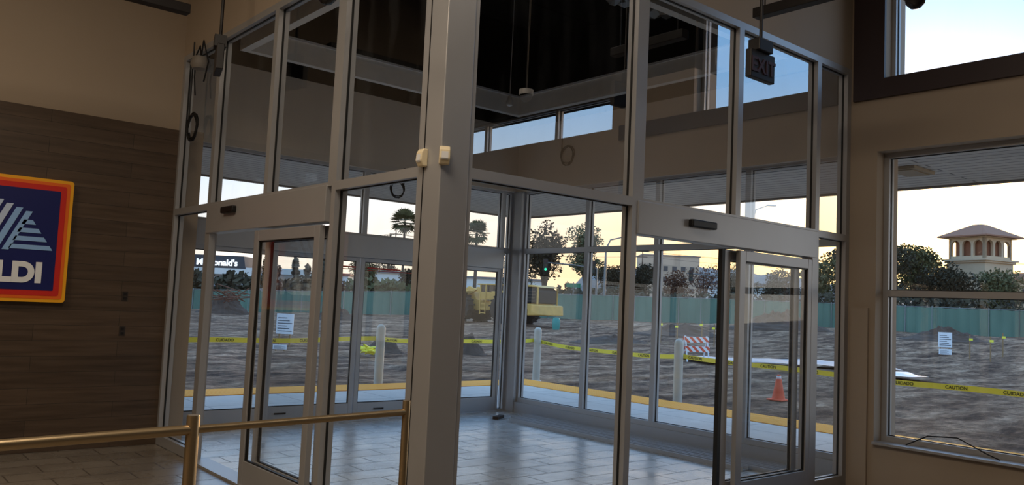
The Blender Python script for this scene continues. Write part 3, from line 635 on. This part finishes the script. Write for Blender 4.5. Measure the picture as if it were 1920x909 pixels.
for i in range(3):mk('window',box(-3.6+2.6*i,-2.0+2.6*i,-.05,.02,1,3.2),DW,parent=t)
t=bldg('apartment_building',.195,260,18,12,19,mat('tan_wall',(176,156,134),.7),'tan apartment block on the far hillside')
for i in range(6):
    for k in range(4):mk('window',box(-8+2.8*i,-6.6+2.8*i,-.05,.02,4+3.4*k,5.6+3.4*k),DW,parent=t)
t=bldg('shop_building',.285,118,9,7,5.2,LW,'small white shop building among trees',base=.6)
for i in range(3):mk('window',box(-4+2.6*i,-2.4+2.6*i,-.05,.02,1,3.2),DW,parent=t)
# tower
q=site(.5718,92);TW=mat('tower_stucco',(196,172,142),.8,0,.08,2);TILE=mat('terracotta',(150,106,82),.8,0,.25,3,.6,4,stretch=(6,6,1))
t=thing('bell_tower',(q.x,q.y,.4),'cream stucco tower with arched openings and hipped clay tile roof','tower',rz=a-math.pi/2+math.radians(24))
W2=2.2
mk('shaft',[box(-W2-.1,W2+.1,-W2-.1,W2+.1,0,8.3)],TW,parent=t)
mk('cornice',[box(-W2-.5,W2+.5,-W2-.5,W2+.5,8.3,8.5),box(-W2-.3,W2+.3,-W2-.3,W2+.3,8.1,8.3),box(-W2-.35,W2+.35,-W2-.35,W2+.35,10.85,11.0)],TW,parent=t)
def archwall(w_,z0,z1,n,c0,c1):
    gs=[];pw=.3;ow=(w_-pw*(n+1))/n;rr=ow/2;zs=z1-rr-.3
    for i in range(n+1):
        x0=-w_/2+i*(pw+ow);gs.append(box(x0,x0+pw,c0,c1,z0,z1))
        if i<n:
            xc=x0+pw+rr
            for k in range(8):
                t0=math.pi*k/8;t1=math.pi*(k+1)/8
                xa=xc+rr*math.cos(t0);xb=xc+rr*math.cos(t1);za=zs+rr*math.sin(t0);zb=zs+rr*math.sin(t1)
                gs.append(prism([(xb,zb),(xa,za),(xa,z1),(xb,z1)],'y',c0,c1))
            gs.append(box(x0+pw,x0+pw+ow,c0,c1,z0,z0+.35))
    return gs
for k in range(4):
    mk('arcade',[xf(g,Matrix.Rotation(k*math.pi/2,4,'Z')) for g in archwall(2*W2,8.5,10.9,3,-W2,-W2+.3)],TW,parent=t)
mk('core',box(-1.7,1.7,-1.7,1.7,8.5,10.9),mat('tower_core',(140,90,62),.8),parent=t)
E=3.05
mk('hip_roof',([(-E,-E,10.95),(E,-E,10.95),(E,E,10.95),(-E,E,10.95),(-E,-E,11.1),(E,-E,11.1),(E,E,11.1),(-E,E,11.1),(-.5,-.5,12.5),(.5,-.5,12.5),(.5,.5,12.5),(-.5,.5,12.5)],[(0,1,2,3),(0,1,5,4),(1,2,6,5),(2,3,7,6),(3,0,4,7),(4,5,9,8),(5,6,10,9),(6,7,11,10),(7,4,8,11),(8,9,10,11)]),TILE,parent=t)
mk('side_wing',[box(W2-.3,W2+9,-3.4,6,0,6.4)],TW,parent=t);mk('wing_roof',[prism([(W2-.5,6.4),(W2+9.4,6.4),(W2+8,7.2),(W2+1,7.2)],'y',-3.8,6.4)],TILE,parent=t)
mk('sign_lettering',xf(stand(textgeo('KECO',1.1,.05,.03)),Matrix.Translation((W2-.1,-3.5,4.6))),mat('sign_dark',(50,46,50),.6),parent=t)
# ---------------------------------------------------------------- street furniture
SP=mat('street_pole',(120,122,122),.5,.5)
def lamp(b,d,h,arm,lab):
    q=site(b,d);t=thing('street_light',(q.x,q.y,.4),lab,'street light',rz=a-math.pi/2)
    mk('pole',tube([(0,0,0),(0,0,h*.85),(arm*.25,0,h*.96),(arm,0,h)],[.14,.1,.07,.05],8),SP,parent=t,smooth=True)
    mk('lamp_head',[xf(box(-.45,.45,-.15,.15,-.08,.06),Matrix.Translation((arm+.3*(1 if arm>0 else -1),0,h)))],SP,parent=t,bevel=.03)
lamp(.115,77.5,8.0,1.6,'grey curved arm street light over the intersection')
lamp(.292,80,12.0,1.6,'tall grey street light with short arm')
def signal(b,d,h,arm,lab,heads,lit):
    q=site(b,d);t=thing('traffic_signal',(q.x,q.y,.4),lab,'traffic light',rz=a-math.pi/2)
    mk('mast',tube([(0,0,0),(0,0,h),(arm*.5,0,h+.25),(arm,0,h+.35)],[.13,.1,.08,.05],8),SP,parent=t,smooth=True)
    for j,x in enumerate(heads):
        hd=mk('signal_head',box(x-.2,x+.2,-.25,-.05,h-.5,h+.7),BLACK,parent=t)
        on=lit and j==0
        for i,(nm,c_) in enumerate((('green_lamp',(60,230,170) if on else (16,46,38)),('amber_lamp',(60,50,20)),('red_lamp',(50,15,12)))):
            mk(nm,cyl((x,-.29,h-.3+.4*i),(x,-.25,h-.3+.4*i),.12,n=12),mat('lamp_'+nm+str(on),c_,.4,emis=(.9 if (i==0 and on) else 0)),parent=hd)
signal(.105,79.5,5.0,-5.0,'traffic signal mast with black heads and green lamp lit',(-5.0,-.4),True)
signal(.26,88,5.0,-4.0,'traffic signal mast with black heads',(-3.6,),False)
q=site(.077,80.5);t=thing('street_sign',(q.x,q.y,.4),'green street name sign on a post','street sign',rz=a-math.pi/2)
mk('blade',box(-.7,.7,-.03,.03,3.1,3.5),mat('sign_green',(30,120,90),.5),parent=t);mk('post',cyl((0,0,0),(0,0,3.6),.05,n=8),SP,parent=t)
ps=[]
for b,d,h in((-.42,150,12),(-.142,155,14.5),(.16,150,13),(.64,118,11.5)):
    q=site(b,d);t=thing('utility_pole',(q.x,q.y,0),'brown wooden utility pole with crossarm','utility pole',rz=a-math.pi/2,group='utility poles')
    mk('pole',cyl((0,0,0),(0,0,h),.16,.1,8),BARK,parent=t);mk('crossarm',[box(-1.2,1.2,-.06,.06,h-.8,h-.65),box(-.9,.9,-.06,.06,h-1.8,h-1.65)],BARK,parent=t);ps.append((q,h))
for i in range(3):
    q0,h0=ps[i];q1,h1=ps[i+1]
    for k,dz in enumerate((-.6,-.7,-1.6)):
        pts=[]
        for j in range(17):
            s=j/16;q=q0.lerp(q1,s);pts.append((q.x+k*.3,q.y,(h0+dz)*(1-s)+(h1+dz)*s-4*1.2*s*(1-s)))
        mk('power_line',tube(pts,.03,4),BLACK,label='thin black overhead power line between poles',cat='power line',group='overhead power lines')
q=site(-.355,78);t=thing('car',(q.x,q.y,.1),'white car parked behind the fence','car',rz=a-math.pi/2)
mk('body',[prism([(-2.2,.35),(2.2,.35),(2.25,.8),(1.3,.95),(.6,1.45),(-1.0,1.5),(-1.9,1.0),(-2.25,.9)],'y',0,1.7)],WHITE,parent=t,bevel=.08)
mk('window',[prism([(-1.5,1.0),(1.0,1.0),(.55,1.4),(-.95,1.42)],'y',-.02,.0)],DG,parent=t)
for x in(-1.4,1.4):mk('wheel',cyl((x,-.03,.33),(x,.2,.33),.33,n=16),TIRE,parent=t)
# ---------------------------------------------------------------- interior objects
t=thing('shop_sign',(-1.455,4.84,1.42),'square shop sign, dark blue with orange and red border','sign')
def rr(w_,h,rad,zc,y0,y1):
    pts=[]
    for cx,cz,s in((w_/2-rad,h/2-rad,0),(-w_/2+rad,h/2-rad,1),(-w_/2+rad,-h/2+rad,2),(w_/2-rad,-h/2+rad,3)):
        for k in range(5):
            th=(s+k/4)*math.pi/2;pts.append((cx+rad*math.cos(th),zc+cz+rad*math.sin(th)))
    return prism(pts,'y',y0,y1)
SY=mat('sign_yellow',(255,180,32),.4,0,.02);SO=mat('sign_orange',(245,112,30),.4,0,.02);SR=mat('sign_red',(216,44,34),.4,0,.02);SB=mat('sign_navy',(20,30,100),.4,0,.02);SL=mat('sign_lightblue',(150,195,250),.4,0,.02);SW=mat('sign_letter_white',(244,248,255),.4,0,.02);SP2=mat('sign_pale_blue',(200,220,250),.4,0,.02)
mk('outer_border',rr(.98,1.17,.03,.58,-.06,0),SY,parent=t,label='yellow outer border')
mk('orange_border',rr(.92,1.11,.02,.58,-.063,-.06),SO,parent=t,label='orange middle border')
mk('red_border',rr(.86,1.05,.02,.58,-.066,-.063),SR,parent=t,label='red inner border')
mk('blue_field',rr(.76,.95,.01,.58,-.069,-.066),SB,parent=t,label='dark blue field')
g=stand(textgeo('ALDI',.25,.003,.014,'CENTER',1.04));mk('lettering',xf(g,Matrix.Translation((0,-.072,.185))),SW,parent=t,label='white block letters')
def st(poly,m,nm,lab):
    mk(nm,prism(poly,'y',-.075,-.069),m,parent=t,label=lab)
zb=.47;zh=.93
for k,(x0,t0) in enumerate(((-.34,-.14),(-.25,-.06),(-.16,.02),(-.07,.10))):
    st([(x0,zb),(x0+.055,zb),(t0+.055,zh-.03*k),(t0,zh-.03*k)],SP2 if k<2 else SL,'emblem_stroke','pale slanted stroke')
for k in range(4):
    za=.76-.078*k;xr0=.15+.052*k;xl=.085-.03*k
    st([(xl-.015,za-.042),(xr0+.04,za-.042),(xr0+.012,za),(xl+.005,za)],SL,'emblem_stripe','light blue stripe')
for z in(1.5,1.15):
    o=thing('wall_outlet',(-.41,4.84,z),'dark wall outlet plate set in the cladding','outlet')
    mk('plate',box(-.03,.03,-.006,0,-.048,.048),mat('outlet_dark',(52,42,36),.5),parent=o,bevel=.003)
    for z0 in(.008,-.034):mk('socket',box(-.016,.016,-.010,-.006,z0,z0+.026),BLACK,parent=o)
P=[Vector((-.25,-.145,0)),Vector((-1.46,-.25,0)),Vector((-2.85,-.40,0))]
t=thing('handrail',P[0],'brushed brass queue rail on round posts','railing')
def loc(q,z):return (q.x-P[0].x,q.y-P[0].y,z)
for i,q in enumerate(P):
    c=loc(q,0);pt=mk('post',lathe([(.029,0),(.029,1.03),(.027,1.035)] if i else [(.022,0),(.022,1.035),(.020,1.04)],20,c),BRASS,parent=t,smooth=True)
    mk('base_flange',lathe([(.08,0),(.08,.008),(.035,.02)],24,c),BRASS,parent=pt,smooth=True)
mk('rail',cyl(loc(P[0],.975),loc(P[1],.97),.018,n=16),BRASS,parent=t,smooth=True)
mk('rail',cyl(loc(P[1],.97),loc(P[2],.97),.023,n=16),BRASS,parent=t,smooth=True)
def det2(x,y,z,rz):
    o=thing('motion_detector',(x,y,z),'small cream plastic motion detector on the corner post','motion detector',rz=rz,group='detectors on the corner post')
    prof=[(0,-.055),(-.03,-.055),(-.05,-.02),(-.045,.03),(-.03,.055),(0,.055)]
    mk('housing',prism(prof,'x',-.032,.032),CREAM,parent=o,bevel=.006)
    mk('lens',prism([(-.046,-.03),(-.052,-.02),(-.048,.02),(-.046,.02)],'x',-.02,.02),WHITE,parent=o)
det2(-.012,.16,2.47,math.radians(-90));det2(.01,-.012,2.47,math.radians(-30))
RD=mat('exit_red',(62,26,24),.5);BX=mat('sign_black',(24,18,18),.5)
t=thing('exit_sign',(2.39,-.62,3.33),'black exit sign hanging from a pipe, lettering unlit','exit sign')
mk('housing',box(-.155,.155,-.025,.025,0,.21),BX,parent=t,bevel=.006)
mk('lettering',xf(stand(textgeo('EXIT',.15,.003,.004,'CENTER',1.0)),Matrix.Translation((0,-.028,.05))),RD,parent=t,label='dull red EXIT letters')
mk('canopy_box',box(-.09,.09,-.05,.05,.21,.30),BX,parent=t,bevel=.006)
mk('stem',cyl((0,0,.30),(0,0,2.27),.013,n=10),BX,parent=t)
t=thing('exit_sign',(-.30,3.0,3.48),'black exit sign hanging from a pipe, seen edge-on','exit sign',rz=math.radians(74))
mk('housing',box(-.15,.15,-.03,.03,0,.22),BX,parent=t,bevel=.006);mk('canopy_box',box(-.06,.06,-.05,.05,.22,.32),BX,parent=t);mk('stem',cyl((0,0,.32),(0,0,2.12),.014,n=10),BX,parent=t)
def pend(x0,x1,y0,y1,z,lab):
    t=thing('track_light',((x0+x1)/2,(y0+y1)/2,z),lab,'track light');dx=(x1-x0)/2;dy=(y1-y0)/2
    mk('housing',box(-dx,dx,-dy,dy,0,.08),BX,parent=t,bevel=.005)
    for s in(-.8,.8):mk('suspension',cyl((dx*s if dx>dy else 0,dy*s if dy>dx else 0,.08),(dx*s if dx>dy else 0,dy*s if dy>dx else 0,5.6-z),.006,n=6),BX,parent=t)
pend(-2.4,-.60,2.9,3.0,3.90,'black linear track hanging from the ceiling')
pend(2.75,2.84,-1.15,-.30,3.98,'black linear track hanging from the ceiling')
def dome(x,y,z,lab):
    t=thing('dome_camera',(x,y,z),lab,'security camera')
    mk('dome',lathe([(.001,-.07),(.03,-.062),(.055,-.035),(.062,0)],20),mat('smoked_dome',(30,30,32),.1),parent=t,smooth=True)
    mk('mount',lathe([(.07,0),(.07,.05),(.02,.06)],20),WHITE,parent=t,smooth=True);mk('stem',cyl((0,0,.05),(0,0,5.6-z),.008,n=8),mat('stem_grey',(60,56,52),.6),parent=t)
q=site(-.245,4.6);dome(q.x,q.y,3.33,'white domed security camera hanging from the ceiling')
q=site(.49,5.0);dome(q.x,q.y,3.62,'white domed security camera hanging from the ceiling')
CAB=mat('black_cable',(14,14,16),.5)
def coil(x,y,z,rad,axis,lab,n=4,tail=None):
    pts=[]
    for i in range(n*14):
        th=2*math.pi*i/14;rr_=rad*(1+.12*math.sin(i*.7));u=rr_*math.cos(th);v_=rr_*1.1*math.sin(th);o=.01*math.sin(i*.4)
        pts.append((u,o,v_) if axis=='x' else (o,u,v_))
    if tail:pts=[(pts[0][0],pts[0][1],tail)]+[(pts[0][0],pts[0][1],rad*.6)]+pts
    mk('cable_coil',tube(pts,.008,6),CAB,at=(x,y,z),label=lab,cat='cable')
coil(-.03,4.36,3.24,.12,'y','coil of black cable hanging by the frame',5,.9)
coil(5.22,4.35,3.75,.12,'y','loose coil of dark cable on the beige wall',3,.55)
coil(3.1,5.43,3.08,.10,'x','loose coil of dark cable above the doors',3,.3)
t=thing('ceiling_device',(-.03,4.25,3.86),'grey round device dangling from black cables','device')
mk('body',lathe([(.02,.08),(.08,.07),(.1,.0),(.08,-.05),(.02,-.06)],20),mat('device_grey',(130,124,118),.5),parent=t,smooth=True)
mk('cable',[tube([(0,0,.08),(.0,.05,.2),(-.02,.1,.1),(.0,.16,-.1),(0,.1,-.3)],.008,6)],CAB,parent=t);mk('cable',tube([(0,0,.08),(-.02,-.1,.22),(.02,-.16,.0),(0,-.12,-.2)],.008,6),CAB,parent=t)
t=thing('hanging_bulb',(3.9,4.1,4.25),'small white bulb hanging on a thin wire','light bulb')
mk('wire',cyl((0,0,.05),(0,0,2.05),.005,n=6),WHITE,parent=t);mk('bulb',lathe([(.005,-.09),(.04,-.07),(.05,-.03),(.03,.02),(.018,.06)],16),WHITE,parent=t,smooth=True)
mk('ceiling_cable',tube([(1.6,2.6,4.9),(1.9,2.9,4.45),(2.3,3.2,4.3),(2.6,3.6,4.6),(2.7,3.9,5.2)],.008,6),CAB,label='drooping black cable under the open ceiling',cat='cable')
v=[];fc=[]
for i in range(31):
    s=i/30;x=2.4+2.4*s;y=2.3+.1*math.sin(i)
    for k in range(7):
        ph=math.pi*(k/6)-math.pi/2;v.append((x,y+.16*math.sin(ph),5.25-.12*math.cos(ph)+.03*math.sin(i*2.3+k)))
for i in range(30):
    for k in range(6):o=i*7+k;fc.append((o,o+1,o+8,o+7))
mk('foil_duct',(v,fc),mat('foil',(170,170,168),.35,.7,.2,8,.6),label='crumpled silver foil duct under the roof',cat='duct')
for i,(x,y0,y1) in enumerate(((4.62,.9,4.6),(4.78,.6,4.75),(4.94,.5,4.3),(5.10,.7,4.9))):
    o=mk('aluminium_bar',[box(-.055,.055,y0,y1,0,.012),box(-.055,-.045,y0,y1,.012,.045),box(.045,.055,y0,y1,.012,.045)],ALUD,at=(x,0,.004),label='long grey aluminium channel lying on the vestibule floor',cat='metal bar',group='aluminium channels on the floor')
mk('timber_block',box(-.12,.12,-.04,.04,0,.04),mat('dark_timber',(60,44,34),.8),at=(4.6,4.87,.004),rz=.5,label='small dark timber offcut on the floor',cat='wood block',bevel=.004)
mk('loose_wire',tube([(5.0,-.55,.47),(4.99,-.75,.58),(5.0,-1.0,.60),(4.98,-1.25,.5),(4.97,-1.35,.47)],.006,6),CAB,label='thin black wire lying on the window sill',cat='cable')
